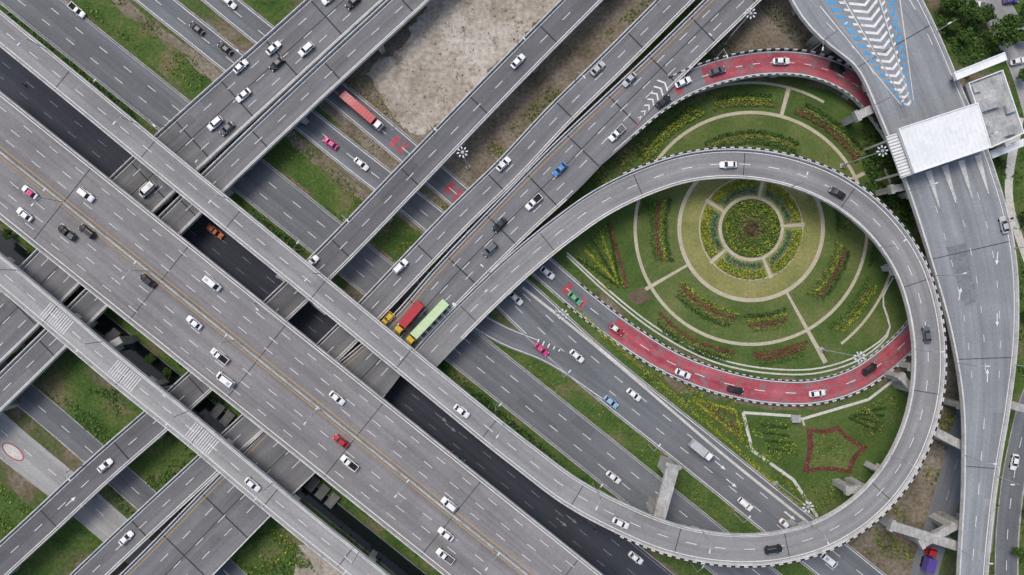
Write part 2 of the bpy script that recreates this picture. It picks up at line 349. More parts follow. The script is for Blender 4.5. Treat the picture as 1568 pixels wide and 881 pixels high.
for k in range(4):   # toll islands, tapered noses
    A=W(1421+k*25,262-k*8,12);B=W(1438+k*25,318-k*7,12); d=(B-A)[:2];L=np.linalg.norm(d);d/=L;n=np.array([-d[1],d[0]])
    T=[(A[0]+n[0]*s_*.9,A[1]+n[1]*s_*.9,12.25) for s_ in (1,-1)]+[(B[0]-n[0]*.12,B[1]-n[1]*.12,12.25),(B[0]+n[0]*.12,B[1]+n[1]*.12,12.25)]
    r.mb.face(T,'parapet')
    for i in range(4): a_,b_=T[i],T[(i+1)%4]; r.mb.face([a_,(a_[0],a_[1],12),(b_[0],b_[1],12),b_],'parapet')
# --- ground level
def ground_strip(name,pts,mat,kerbs=False,**k):
    r=Road(name,pts,mat); 
    if kerbs:
        for sg in (1,-1): r.parapet(sg,h=.14,w=.3,mat='concrete')
    return r
r=R['G1']=ground_strip('road',[(x,105+.81*x,96,.10) for x in np.linspace(-80,1080,6)],'asphalt_shaded',True)
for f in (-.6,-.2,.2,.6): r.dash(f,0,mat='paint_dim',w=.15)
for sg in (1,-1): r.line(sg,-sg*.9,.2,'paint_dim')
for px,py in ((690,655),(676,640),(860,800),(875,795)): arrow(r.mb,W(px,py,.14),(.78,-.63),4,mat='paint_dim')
r=R['G2']=ground_strip('road',z0(-36,-80,1200,66,.10),'asphalt_ground',True)
for f in (-.33,.33): r.dash(f,0)
for sg in (1,-1): r.line(sg,-sg*.7,.18,'paint_faded')
r.patches(5)
r=R['G3']=ground_strip('road',[(150,-70,42,.10),(300,50,42,.10),(530,234,42,.10),(680,352,46,.10),(790,455,66,.10),(900,556,68,.10),(1070,693,68,.10),(1300,878,68,.10),(1400,958,68,.10)],'asphalt_ground',True)
r.dash(0,0,s1=r.sat(700,370)); s_=r.sat(790,455); r.dash(.33,0,s0=s_); r.dash(-.33,0,s0=s_)
for sg in (1,-1): r.line(sg,-sg*.7,.2)
r.patches(5)
for px,py in ((1103,713),(1120,740),(1210,790)): arrow(r.mb,W(px,py,.145),(.78,-.63),4)
r=R['G4']=ground_strip('road',[(200,-120,40,.12),(300,-32,40,.12),(555,175,40,.12),(700,298,40,.12),(845,422,40,.12),(900,469,40,.12),(960,514,40,.12),(1030,557,40,.12),(1100,584,40,.12),(1180,600,40,.12),(1250,600,40,.12),(1310,582,40,.12),(1360,548,40,.13),(1400,508,38,.15),(1432,450,36,.3),(1445,400,36,.5)],'asphalt_ground',False)
s_=r.sat(880,450)
for sg in (1,-1): r.parapet(sg,s0=s_,h=.3,w=.35,stripe=1.1); r.parapet(sg,s1=s_,h=.14,w=.3,mat='concrete'); r.line(sg,-sg*.7,.2)
r.ribbon(r.sat(935,495),r.L,-.72,0,.72,0,.02,'paint_red'); r.dash(0,0)
for px,py in ((600,212),(614,222),(680,280),(700,296),(860,436),(890,461)):
    x=r.sat(px,py); r.ribbon(x,x+1.9,-.5,0,.5,0,.024,'paint_red')
r=R['GM']=ground_strip('road',[(640,418,26,.16),(700,470,26,.16),(768,512,30,.16),(840,542,30,.16),(930,603,26,.16)],'asphalt_ground'); r.line(-1,.5,.2); r.line(1,-.5,.2,s1=r.sat(820,530))
for k in range(5):
    x=r.sat(815,524)+k*1.6; r.ribbon(x,x+.35,.98,0,.98,-1.9+k*.3,.038,'paint_white')
r=R['G5']=ground_strip('road',[(-60,525,40,.10),(80,640,40,.10),(200,745,40,.10),(330,862,40,.10),(420,945,40,.10)],'asphalt_ground',True); r.dash(0,0)
r=R['G6']=ground_strip('road',[(-80,590,56,.10),(0,665,56,.10),(110,755,52,.10),(240,870,50,.10),(310,940,50,.10)],'concrete_road',True); r.dash(.2,0)
c=W(20,692,.14)
for (a,b_,mm,dz) in ((3.8,1.9,'paint_red',0),(3.4,1.5,'path_white',.02)):
    P=[]
    for t in np.linspace(0,2*math.pi,20,endpoint=False):
        u,v=a*math.cos(t),b_*math.sin(t); P.append((c[0]+.8*u+.6*v,c[1]-.6*u+.8*v,c[2]+dz))
    r.mb.face(P,mm)
r=R['G7']=ground_strip('road',[(1400,960,42,.10),(1418,870,42,.10),(1445,780,42,.10),(1470,690,42,.10),(1500,560,42,.10),(1490,400,42,.10)],'asphalt_ground'); r.dash(0,0,mat='paint_faded')
r=R['G8']=ground_strip('road',[(1620,540,36,.12),(1585,600,36,.12),(1560,690,36,.12),(1545,790,36,.12),(1540,950,36,.12)],'asphalt_ground',True); r.dash(0,0)
r=R['G9']=ground_strip('road',[(1480,-60,50,.10),(1570,100,50,.10),(1600,200,50,.1)],'concrete_road')
r=R['G10']=ground_strip('footpath',[(1560,180,16,.12),(1545,300,12,.12),(1580,420,12,.12)],'path_white')
# ---------------------------------------------------------------- ground sheets
mb=MB(); mb.face([(-3000,-3000,0),(3000,-3000,0),(3000,3000,0),(-3000,3000,0)],'ground'); mb.build('ground')
def patch(name,poly,z,mat,jit=0,sm=True):
    P=[W(a,b_,z)[:2] for a,b_ in poly]
    if jit:
        Q=[]
        n=len(P)
        for i in range(n):
            a=np.array(P[i]);b_=np.array(P[(i+1)%n]); k=max(1,int(np.linalg.norm(b_-a)/1.0))
            for j in range(k): Q.append(a+(b_-a)*j/k)
        ph=rng.random(4)*6; L=len(Q)
        P=[q+jit*np.array([math.sin(i*.21+ph[0])+.6*math.sin(i*.53+ph[1])+rng.normal()*.35,math.sin(i*.17+ph[2])+.6*math.sin(i*.47+ph[3])+rng.normal()*.35]) for i,q in enumerate(Q)]
    mb=MB(); mb.face([(p[0],p[1],z) for p in P],mat); 
    o=mb.build(name)
    if o.data.polygons[0].normal.z<0: o.data.flip_normals()
    return o
patch('dirt_ground',[(480,150),(600,20),(660,-60),(1000,-60),(560,420),(520,330),(600,270),(500,170)],.015,'dirt',.4)
patch('gravel_lot',[(562,118),(596,72),(646,25),(690,-50),(885,-50),(862,2),(805,55),(760,100),(722,140),(702,172),(676,200),(635,210),(600,168)],.033,'gravel',1.4)
patch('dirt_ground',[(520,450),(900,50),(980,-60),(1060,-60),(620,460),(560,500)],.045,'dirt',.3)
patch('dirt_ground',[(1080,90),(1180,-40),(1230,-40),(1260,85),(1180,75),(1100,88)],.03,'dirt',.5)
patch('dirt_ground',[(1390,560),(1460,540),(1470,700),(1390,860),(1290,860),(1380,740),(1440,640)],.02,'dirt',.6)
patch('grass_verge',[(0,735),(60,790),(85,840),(60,960),(-60,960),(-60,690)],.03,'grass',.3)
patch('grass_verge',[(340,870),(430,800),(520,870),(560,960),(300,960)],.036,'grass',.3)
patch('grass_verge',[(60,590),(110,560),(230,650),(160,690)],.03,'grass',.3)
patch('grass_verge',[(120,690),(260,640),(330,740),(230,800)],.025,'grass',.3)
patch('paved_yard',[(455,835),(520,830),(575,960),(440,960)],.045,'gravel',.3)
patch('asphalt_stain',[(1450,380),(1478,372),(1488,420),(1492,462),(1478,470),(1466,430)],12.02,'stain',.35)
for nm,pts,mt in (('grass_verge',z0(-121,-60,700,56,.05),'grass'),('grass_verge',z0(-99,700,1260,34,.054),'grass'),
                  ('grass_verge',z0(20,-40,1240,44,.04),'grass'),
                  ('grass_verge',[(x,375+.81*x,110,.018) for x in np.linspace(-40,800,5)],'grass'),
                  ('grass_verge',[(830,440,18,.066),(900,505,18,.066),(1010,600,16,.066),(1100,680,18,.066),(1250,810,18,.066)],'lawn'),
                  ('grass_verge',[(1568,-40,60,.03),(1580,200,60,.03),(1570,500,50,.03),(1560,700,60,.03),(1550,950,60,.03)],'grass')):
    Road(nm,pts,mt).done()
patch('dirt_ground',[(x,-136+.8*x) for x in range(-60,640,60)]+[(x,-157+.8*x) for x in range(600,-80,-60)],.07,'dirt',.5)
Road('barrier_kerb',[(800,440,4,.12),(900,520,4,.12),(1010,613,4,.12),(1100,690,4,.12),(1262,820,4,.12)],'path_white').done()
r=Road('canal',[(-40,335,26,.08),(150,490,26,.08),(340,645,26,.08),(500,775,26,.08),(660,905,28,.08)],'water')
for sg in (1,-1): r.parapet(sg,h=.2,w=.4,inset=-.4,mat='concrete_dark')
r.done(); CAN=r
for k in R: R[k].done()
# portal beams and outstanding crossheads
def beam(p,q,z,w=1.8,h=1.5,ends=True):
    A=W(*p,z);B=W(*q,z);d=B-A;L=np.linalg.norm(d[:2]);d=d[:2]/L; mb=MB(); M=((A[0],A[1],0),d)
    mb.box(0,L,-w/2,w/2,z-h,z,'concrete',M=M)
    for e_ in (w*.6,L-w*.6): mb.box(e_-w*.5,e_+w*.5,-w*.42,w*.42,0,z-h,'concrete',M=M)
    mb.box(-.1,.9,-w*.65,w*.65,z-h-.3,z+.02,'concrete',M=M); 
    mb.build('portal_frame')
beam((1032,712),(1008,800),11.6,3.4)
beam((1430,660),(1476,684),9.8,2.4); beam((1365,805),(1470,838),9.8,2.6); beam((1410,835),(1465,805),9.7,2.2)
beam((1312,178),(1350,160),9.8,2.4); beam((1296,752),(1330,748),9.5,2); beam((1380,575),(1400,600),9,1.8)
beam((1400,405),(1432,395),9.8,2); beam((1255,48),(1290,66),9.6,2); beam((1530,615),(1575,628),9.8,2.2)
beam((1365,290),(1392,285),9.8,2); beam((425,420),(500,480),4.9,1.4); beam((150,540),(185,520),9.8,2)
# ---------------------------------------------------------------- garden
gc=(1150,350); GC=W(*gc)
def ring(name,r0,r1,a0,a1,z,mat):
    mb=MB(); n=max(3,int(abs(a1-a0)/3)); A=np.radians(np.linspace(a0,a1,n+1))
    for a,b_ in zip(A[:-1],A[1:]):
        f=lambda rr,t:(GC[0]+S*rr*math.cos(t),GC[1]+S*rr*math.sin(t),z)
        mb.face([f(r0,a),f(r1,a),f(r1,b_),f(r0,b_)] if r0>0 else [f(0,a),f(r1,a),f(r1,b_)],mat)
    mb.build(name)
def line_path(name,pts,w,z,mat): 
    mb=MB()
    for k_,(p,q) in enumerate(zip(pts[:-1],pts[1:])):
        zz=z+.003*k_
        A=W(*p,z);B=W(*q,z);d=(B-A)[:2];d/=np.linalg.norm(d);n=np.array([-d[1],d[0]])*w/2
        mb.face([(A[0]-n[0],A[1]-n[1],zz),(B[0]-n[0],B[1]-n[1],zz),(B[0]+n[0],B[1]+n[1],zz),(A[0]+n[0],A[1]+n[1],zz)],mat)
    mb.build(name)
patch('garden_lawn',[(858,392),(900,335),(940,285),(985,220),(1035,172),(1100,140),(1190,124),(1270,138),(1335,180),(1375,260),(1400,350),(1405,440),(1385,500),(1340,548),(1270,575),(1180,578),(1100,562),(1010,520),(930,455)],.06,'lawn')
patch('garden_lawn',[(1040,600),(1100,612),(1180,628),(1260,628),(1330,606),(1385,568),(1410,600),(1390,660),(1340,730),(1280,790),(1250,800),(1190,755),(1100,678)],.06,'lawn')
ring('lawn_disc',0,176,0,360,.075,'lawn_inner')
ring('lawn_disc',0,108,0,360,.09,'lawn_yellow')
ring('garden_path',107,113,0,360,.11,'path'); ring('garden_path',175,180,-200,160,.11,'path')
ring('garden_path',221,225,60,112,.10,'path'); ring('garden_path',222,226,-52,28,.10,'path')
ring('garden_path',45,50,0,360,.11,'path'); ring('planting_bed',0,45,0,360,.12,'lawn'); ring('planting_bed',0,17,0,360,.14,'soil')
ring('garden_path',78,80,0,360,.115,'path')
for a in (76,148,220,292,4): ring('garden_path',50,82,a-2.2,a+2.2,.125,'path')
for a,r0,r1 in ((210,113,200),(-61,113,235),(26,113,180),(75,175,225),(26,180,222)):
    ring('garden_path',r0,r1,a-.9,a+.9,.13 if r0<150 else .135,'path')
patch('planting_bed',[(960,450),(985,440),(1000,460),(975,468)],.15,'soil',.3)
line_path('garden_path',[(1138,632),(1152,690),(1215,735),(1252,792)],.9,.1,'path_white'); line_path('garden_path',[(1138,632),(1212,637),(1228,642),(1330,612),(1382,572)],.8,.115,'path_white')
line_path('garden_path',[(1228,642),(1232,652)],.6,.135,'path')
for j_,off in enumerate((0,7)):
    pts=[(868,392-off*.7),(930,450-off),(1010,512-off),(1095,555-off),(1180,572-off),(1260,570-off),(1325,545-off),(1362,508-off*.5),(1352,455),(1368,425)]
    q=Road('drainage_gutter',[(a,b_,2.4,.16+.01*j_) for a,b_ in pts],'path_white'); q.done()
def leaves(name,pos,size,mat,mat2=None,p2=0,up=1.0):
    n=len(pos)
    nrm=rng.normal(size=(n,3))*.55; nrm[:,2]=abs(nrm[:,2])+up; nrm/=np.linalg.norm(nrm,axis=1)[:,None]
    t=np.cross(nrm,rng.normal(size=(n,3))); t/=np.linalg.norm(t,axis=1)[:,None]; u=np.cross(nrm,t)
    sz=(size*(.6+.8*rng.random(n)))[:,None]
    V=np.stack([pos-t*sz-u*sz*.6,pos+t*sz-u*sz*.6,pos+t*sz+u*sz*.6,pos-t*sz+u*sz*.6],1).reshape(-1,3)
    me=bpy.data.meshes.new(name); me.vertices.add(4*n); me.vertices.foreach_set('co',V.ravel())
    me.loops.add(4*n); me.loops.foreach_set('vertex_index',np.arange(4*n)); me.polygons.add(n)
    me.polygons.foreach_set('loop_start',np.arange(0,4*n,4)); me.polygons.foreach_set('loop_total',np.full(n,4))
    me.materials.append(MATS[mat])
    if mat2: me.materials.append(MATS[mat2]); me.polygons.foreach_set('material_index',(rng.random(n)<p2).astype(int))
    me.update(calc_edges=True)
    o=bpy.data.objects.new(name,me); sc.collection.objects.link(o); return o
def hedge(r0,r1,a0,a1,mat,h=.7,dens=12,name='hedge',mat2=None,p2=0,size=.2):
    area=math.radians(abs(a1-a0))*S*S*(r1*r1-r0*r0)/2; n=int(area*dens)
    rr=np.sqrt(rng.random(n)*(r1*r1-r0*r0)+r0*r0); a=np.radians(a0+(a1-a0)*rng.random(n))
    rr+= .6*np.sin(a*60)
    z=.15+h*rng.random(n)**.5
    leaves(name,np.stack([GC[0]+S*rr*np.cos(a),GC[1]+S*rr*np.sin(a),z],1),size,mat,mat2,p2)
def inpoly(x,y,P):
    c=np.zeros(len(x),bool); n=len(P); j=n-1
    for i in range(n):
        xi,yi=P[i];xj,yj=P[j]
        k=((yi>y)!=(yj>y))&(x<(xj-xi)*(y-yi)/(yj-yi+1e-9)+xi); c^=k; j=i
    return c
GR=[R[k] for k in R if k[0]=='G']+[CAN]
def shrubs(name,poly,mat,dens=2,h=.8,size=.25,clump=.5,mat2=None,p2=0,sc_=.25):
    P=[W(a,b_)[:2] for a,b_ in poly]; xs=[p[0] for p in P];ys=[p[1] for p in P]
    n=int((max(xs)-min(xs))*(max(ys)-min(ys))*dens); x=rng.uniform(min(xs),max(xs),n);y=rng.uniform(min(ys),max(ys),n)
    k=inpoly(x,y,P)
    f=(np.sin(x*sc_+1.3*np.sin(y*sc_*1.7))+np.sin(y*sc_*1.3+2*np.sin(x*sc_*.6)+2)+np.sin((x+y)*sc_*2.3))/3
    k&=(f+rng.normal(size=n)*.18>clump); x=x[k];y=y[k];f=f[k]
    keep=np.ones(len(x),bool)
    for g in GR:
        for p in g.P:
            keep&=((x-p[0])**2+(y-p[1])**2)>(p[3]/2+.35)**2
    x=x[keep];y=y[keep];f=f[keep]
    if len(x)==0: return
    z=.1+h*rng.random(len(x))*np.clip(.4+f,.2,1.3)
    leaves(name,np.stack([x,y,z],1),size,mat,mat2,p2)
for a in (76,148,220,292,4):
    hedge(64,77,a+5,a+67,'leaf_bright',.7,20,mat2='leaf_mid',p2=.25); hedge(53,62,a+6,a+66,'leaf_teal',.5,14)
    hedge(56,58.5,a+12,a+60,'leaf_dark',.6,10)
hedge(29,43,0,360,'leaf_mid',.8,14,mat2='leaf_bright',p2=.4); hedge(12,29,0,360,'leaf_mid',.8,11,mat2='leaf_olive',p2=.5); hedge(0,12,0,360,'leaf_dark',.9,9,mat2='leaf_red',p2=.35)
def triple(r0,w,a0,a1,cols):
    for i,cn in enumerate(cols): hedge(r0+i*w,r0+(i+.75)*w,a0+i*1.5,a1-i*1.5,cn,.6,13,'flower_bed' if cn=='leaf_red' else 'hedge',mat2='leaf_mid',p2=.3 if cn!='leaf_red' else .15)
triple(129,7,160,203,('leaf_dark','leaf_bright','leaf_red','leaf_mid')); triple(129,7,217,262,('leaf_bright','leaf_red','leaf_olive','leaf_dark'))
triple(131,7,265,294,('leaf_dark','leaf_bright','leaf_red','leaf_olive')); triple(129,7,-50,-8,('leaf_olive','leaf_bright','leaf_red','leaf_dark'))
triple(129,8,58,122,('leaf_dark','leaf_olive','leaf_dark')); triple(130,7,-3,20,('leaf_dark','leaf_mid','leaf_olive')); triple(130,7,32,52,('leaf_dark','leaf_olive'))
triple(188,7,78,108,('leaf_olive','leaf_bright','leaf_dark')); triple(188,8,32,70,('leaf_red','leaf_olive','leaf_dark')); triple(188,7,112,150,('leaf_bright','leaf_bright','leaf_dark'))
triple(190,8,-52,-22,('leaf_mid','leaf_olive','leaf_bright')); triple(188,8,-90,-64,('leaf_red','leaf_red','leaf_mid')); triple(188,7,222,262,('leaf_red','leaf_olive','leaf_dark'))
triple(186,8,-18,22,('leaf_dark','leaf_mid'))
# left wedge bed: hedge rows converging toward the path corner
def row(p,q,w,mat,dens=26,name='hedge'):
    A=W(*p);B=W(*q);L=np.linalg.norm(B-A);n=int(L*w*dens); t=rng.random(n); d=(B-A)/L; nn=np.array([-d[1],d[0],0]); o=(rng.random(n)-.5)*w
    leaves(name,A+t[:,None]*(B-A)+o[:,None]*nn+np.stack([0*t,0*t,.15+.5*rng.random(n)],1),.18,mat)
shrubs('shrub_bed',[(882,396),(932,340),(958,440),(932,446)],'leaf_mid',9,.4,.2,-.2,'leaf_bright',.25,.6)
for i in range(5): row((884+i*12,396-i*13),(948,438),.7,'leaf_bright' if i%2 else 'leaf_dark')
for i in range(4): row((990+i*4,300+i*2),(978+i*7,330),.6,'leaf_mid')
row((932,338),(960,440),.7,'leaf_red',name='flower_bed')
# badge-shaped bed: five corners joined by hollow sides
cor=[(1235,655),(1284,651),(1330,684),(1303,726),(1228,724)]; cx_,cy_=1275,690
pent=[]
for p,q in zip(cor,cor[1:]+cor[:1]):
    for t in (0,.12,.3,.5,.7,.88):
        x=p[0]+(q[0]-p[0])*t;y=p[1]+(q[1]-p[1])*t; k=1-.13*math.sin(math.pi*t); pent.append((cx_+(x-cx_)*k,cy_+(y-cy_)*k))
inn=[(cx_+(a-cx_)*.80,cy_+(b_-cy_)*.80) for a,b_ in pent]
patch('planting_bed',pent,.12,'soil_red',.1); patch('planting_bed',inn,.15,'lawn_inner')
shrubs('shrub_bed',inn,'leaf_olive',7,.35,.2,-.3,'leaf_mid',.6)
for p,q in zip(pent,pent[1:]+pent[:1]): row((cx_+(p[0]-cx_)*.90,cy_+(p[1]-cy_)*.90),(cx_+(q[0]-cx_)*.90,cy_+(q[1]-cy_)*.90),1.2,'leaf_red',7,'flower_bed')
shrubs('shrub_bed',[(1155,640),(1215,648),(1222,700),(1195,715),(1160,690)],'leaf_mid',9,.6,.2,-.1,'leaf_bright',.3,.5)
shrubs('shrub_bed',[(1290,640),(1370,600),(1378,640),(1340,680)],'leaf_mid',8,.6,.2,-.05,'leaf_olive',.4,.5)
for i in range(4): row((1165+i*3,650+i*12),(1205+i*3,655+i*12),.6,'leaf_dark'); row((1300+i*6,640-i*3),(1345+i*4,660-i*12),.6,'leaf_dark')
shrubs('flower_bed',[(1060,612),(1125,630),(1135,670),(1110,665)],'leaf_olive',9,.5,.2,-.2,'leaf_red',.5,.5)
for p,q in (((1060,610),(1126,628)),((1126,628),(1136,672)),((1136,672),(1060,612))): row(p,q,.7,'leaf_bright')
shrubs('shrub_bed',[(1180,740),(1330,730),(1270,790),(1240,790)],'leaf_mid',7,.5,.22,.05,'leaf_olive',.4,.5)
shrubs('shrubs',[(895,450),(960,505),(1120,600),(1240,790),(1225,795),(1060,665),(885,475)],'leaf_bright',6,.5,.22,.05,'leaf_mid',.65,.5)
pts=[(880,470),(950,535),(1040,612),(1120,680),(1225,775)]
for p,q in zip(pts[:-1],pts[1:]): row(p,q,1.2,'leaf_bright',9)
# wild vegetation
shrubs('shrubs',[(0,20),(40,20),(240,205),(235,225),(0,45)],'leaf_mid',5,1.2,.32,-.1,'leaf_dark',.5)
shrubs('shrubs',[(340,285),(470,385),(455,395),(340,310)],'leaf_mid',5,1.0,.3,0,'leaf_dark',.5)
shrubs('shrubs',[(670,545),(900,740),(980,790),(970,800),(840,720),(660,570)],'leaf_mid',6,1.2,.32,-.05,'leaf_dark',.5)
shrubs('weeds',[(110,0),(190,0),(340,110),(300,140)],'leaf_mid',3.5,.5,.22,.1,'leaf_olive',.3)
shrubs('weeds',[(400,210),(450,190),(640,340),(560,330)],'leaf_mid',3.5,.5,.22,.1,'leaf_olive',.3)
shrubs('weeds',[(740,500),(880,590),(1150,820),(1130,830),(800,560)],'leaf_mid',3.5,.4,.2,.1,'leaf_olive',.3)
shrubs('weeds',[(500,150),(560,105),(640,215),(700,200),(620,280)],'leaf_olive',3,.5,.22,.3,'leaf_dry',.5)
shrubs('weeds',[(700,270),(1000,-20),(1040,-20),(600,430),(560,440)],'leaf_mid',4,.6,.24,.1,'leaf_olive',.5)
shrubs('weeds',[(560,100),(700,-40),(900,-40),(700,200)],'leaf_dry',1.2,.3,.18,.5)
shrubs('weeds',[(1060,100),(1180,0),(1240,40),(1250,70)],'leaf_mid',3,.6,.22,.2,'leaf_dry',.4)
shrubs('shrubs',[(0,350),(60,390),(480,715),(640,850),(640,881),(540,850),(0,420)],'leaf_mid',3.5,1.3,.32,.2,'leaf_dark',.5)
shrubs('shrubs',[(60,590),(240,600),(330,720),(200,800),(120,700)],'leaf_mid',3.5,.8,.26,.15,'leaf_dark',.4)
shrubs('shrubs',[(0,740),(70,800),(40,881),(0,881)],'leaf_mid',4,.6,.24,.0,'leaf_bright',.15)
shrubs('shrubs',[(350,860),(430,800),(490,881),(340,881)],'leaf_mid',5,1.0,.28,-.1,'leaf_bright',.15)
shrubs('shrubs',[(900,270),(1060,160),(1060,180),(930,320)],'leaf_mid',5,.7,.26,-.1,'leaf_olive',.4)
shrubs('shrubs',[(1320,170),(1350,200),(1400,330),(1440,520),(1420,520),(1380,350),(1320,260)],'leaf_dark',7,1.5,.35,-.1,'leaf_mid',.4)
shrubs('shrubs',[(1380,700),(1470,600),(1465,760),(1400,860),(1300,850)],'leaf_mid',3.5,.9,.28,.2,'leaf_olive',.5)
shrubs('shrubs',[(1520,220),(1568,230),(1580,600),(1555,560),(1555,400)],'leaf_mid',3.5,.9,.3,.1,'leaf_dark',.5)
shrubs('shrubs',[(1530,700),(1568,640),(1580,881),(1515,881)],'leaf_mid',3.5,.9,.28,.1,'leaf_olive',.4)
shrubs('shrubs',[(1420,0),(1480,0),(1568,110),(1460,110)],'leaf_mid',4,1.5,.32,.05,'leaf_dark',.5)
# stones / debris on the bare lot
mb=MB()
for _ in range(260):
    px=random.uniform(555,860); py=random.uniform(0,205)
    if py>205-(px-665)*1.0 and px>665: continue
    if px<660 and py<100-(px-560)*1.0: continue
    p=W(px,py); s_=random.uniform(.10,.38); mb.ball((p[0],p[1],.1),(s_,s_*.7,s_*.6),random.choice(['gravel','concrete','concrete_dark','soil']),5,3)
mb.build('rubble')
# ---------------------------------------------------------------- trees
def tree_mesh(hh,rad,seed,mat):
    rg=np.random.default_rng(seed); mb=MB(); mb.tube((0,0,0),(.15,0,hh*.5),.28,.18,'bark',8)
    cl=[]
    for i in range(11):
        a=i*2.4+rg.random(); e=np.array([math.cos(a)*rad*(.25+.55*rg.random()),math.sin(a)*rad*(.25+.55*rg.random()),hh*(.6+.35*rg.random())])
        mb.tube((.15,0,hh*(.3+.2*rg.random())),e,.12,.04,'bark',5); cl.append((e,rad*(.28+.22*rg.random())))
    pos=[]
    for e,rr in cl:
        d=rg.normal(size=(230,3)); d/=np.linalg.norm(d,axis=1)[:,None]; pos.append(e+d*rr*(rg.random((230,1))**.4)*(1,1,.7))
    pos=np.concatenate(pos)
    for p in pos:
        n=rg.normal(size=3)*.7; n[2]+=.6; n/=np.linalg.norm(n); t=np.cross(n,rg.normal(size=3)); t/=np.linalg.norm(t); u=np.cross(n,t); s_=.16+.18*rg.random()
        mb.face([p-t*s_,p-u*s_*.6,p+t*s_,p+u*s_*.6],random.choice([mat,mat,mat,'leaf_dark']))
    return mb.mesh('tree')
TM=[tree_mesh(7,3.2,1,'leaf_mid'),tree_mesh(5.5,2.6,2,'leaf_mid'),tree_mesh(6,2.8,3,'leaf_mid')]
for px,py,k,s_ in ((1515,62,0,1.3),(1535,42,2,1.0),(1462,18,1,1.1),(1480,35,2,1.0),(1448,45,1,.8),(1440,12,0,.8),(1555,60,1,.8),(1500,28,1,.9),(1470,60,1,.8),(1562,20,0,.8),(1556,120,2,.7),(236,548,1,.6),(262,570,2,.6),(1562,330,1,.8),(1560,480,2,.8),(1425,610,1,.6),(1352,205,2,.7),(1366,245,1,.6),(1550,840,2,.7),(1565,780,1,.6),(20,360,1,.6)):
    o=bpy.data.objects.new('tree',TM[k]); sc.collection.objects.link(o); o.location=W(px,py); o.scale=(s_,)*3; o.rotation_euler[2]=random.random()*6
# ---------------------------------------------------------------- vehicles
def wheels(mb,xs,hw,r=.33,w=.22):
    for x in xs:
        for sg in (1,-1): mb.tube((x,sg*(hw-w),r),(x,sg*hw,r),r,r,'tyre',12)
def body(mb,st,mat):
    pr=[]
    for x,w,zl,zh in st:
        pr.append([(x,-w*.86,zl),(x,-w,zl+.22),(x,-w*.98,zh-.12),(x,-w*.84,zh),(x,0,zh+.04),(x,w*.84,zh),(x,w*.98,zh-.12),(x,w,zl+.22),(x,w*.86,zl)])
    for A,B in zip(pr[:-1],pr[1:]):
        for i in range(8): mb.face([A[i],A[i+1],B[i+1],B[i]][::-1],mat)
        mb.face([A[8],A[0],B[0],B[8]][::-1],'tyre')
    mb.face(pr[0],mat); mb.face(pr[-1][::-1],mat)
def cabin(mb,x0,x1,x2,x3,w0,w1,zb,zt,mat,pil=.06):
    b_=[(x0,-w0*.92,zb),(x3,-w0*.9,zb),(x3,w0*.9,zb),(x0,w0*.92,zb)]; t=[(x1,-w1,zt),(x2,-w1,zt),(x2,w1,zt),(x1,w1,zt)]
    mb.face([b_[1],b_[2],t[2],t[1]],'glass'); mb.face([b_[3],b_[0],t[0],t[3]],'glass')
    mb.face([b_[0],b_[1],t[1],t[0]],'glass'); mb.face([b_[2],b_[3],t[3],t[2]],'glass')
    xm=(x1+x2)/2; cr=.05
    q=[(x1+.1,-w1*.8,zt+cr),(x2-.1,-w1*.8,zt+cr),(x2-.1,w1*.8,zt+cr),(x1+.1,w1*.8,zt+cr)]
    mb.face(q,mat)
    for i in range(4): mb.face([t[i],t[(i+1)%4],q[(i+1)%4],q[i]],mat)
    for i in range(4): mb.tube(b_[i],t[i],pil,pil*.8,mat,4,False)
    for sg in (1,-1): mb.tube((xm,sg*w0*.93,zb),(xm,sg*w1,zt),pil,pil,mat,4,False)
VC={}
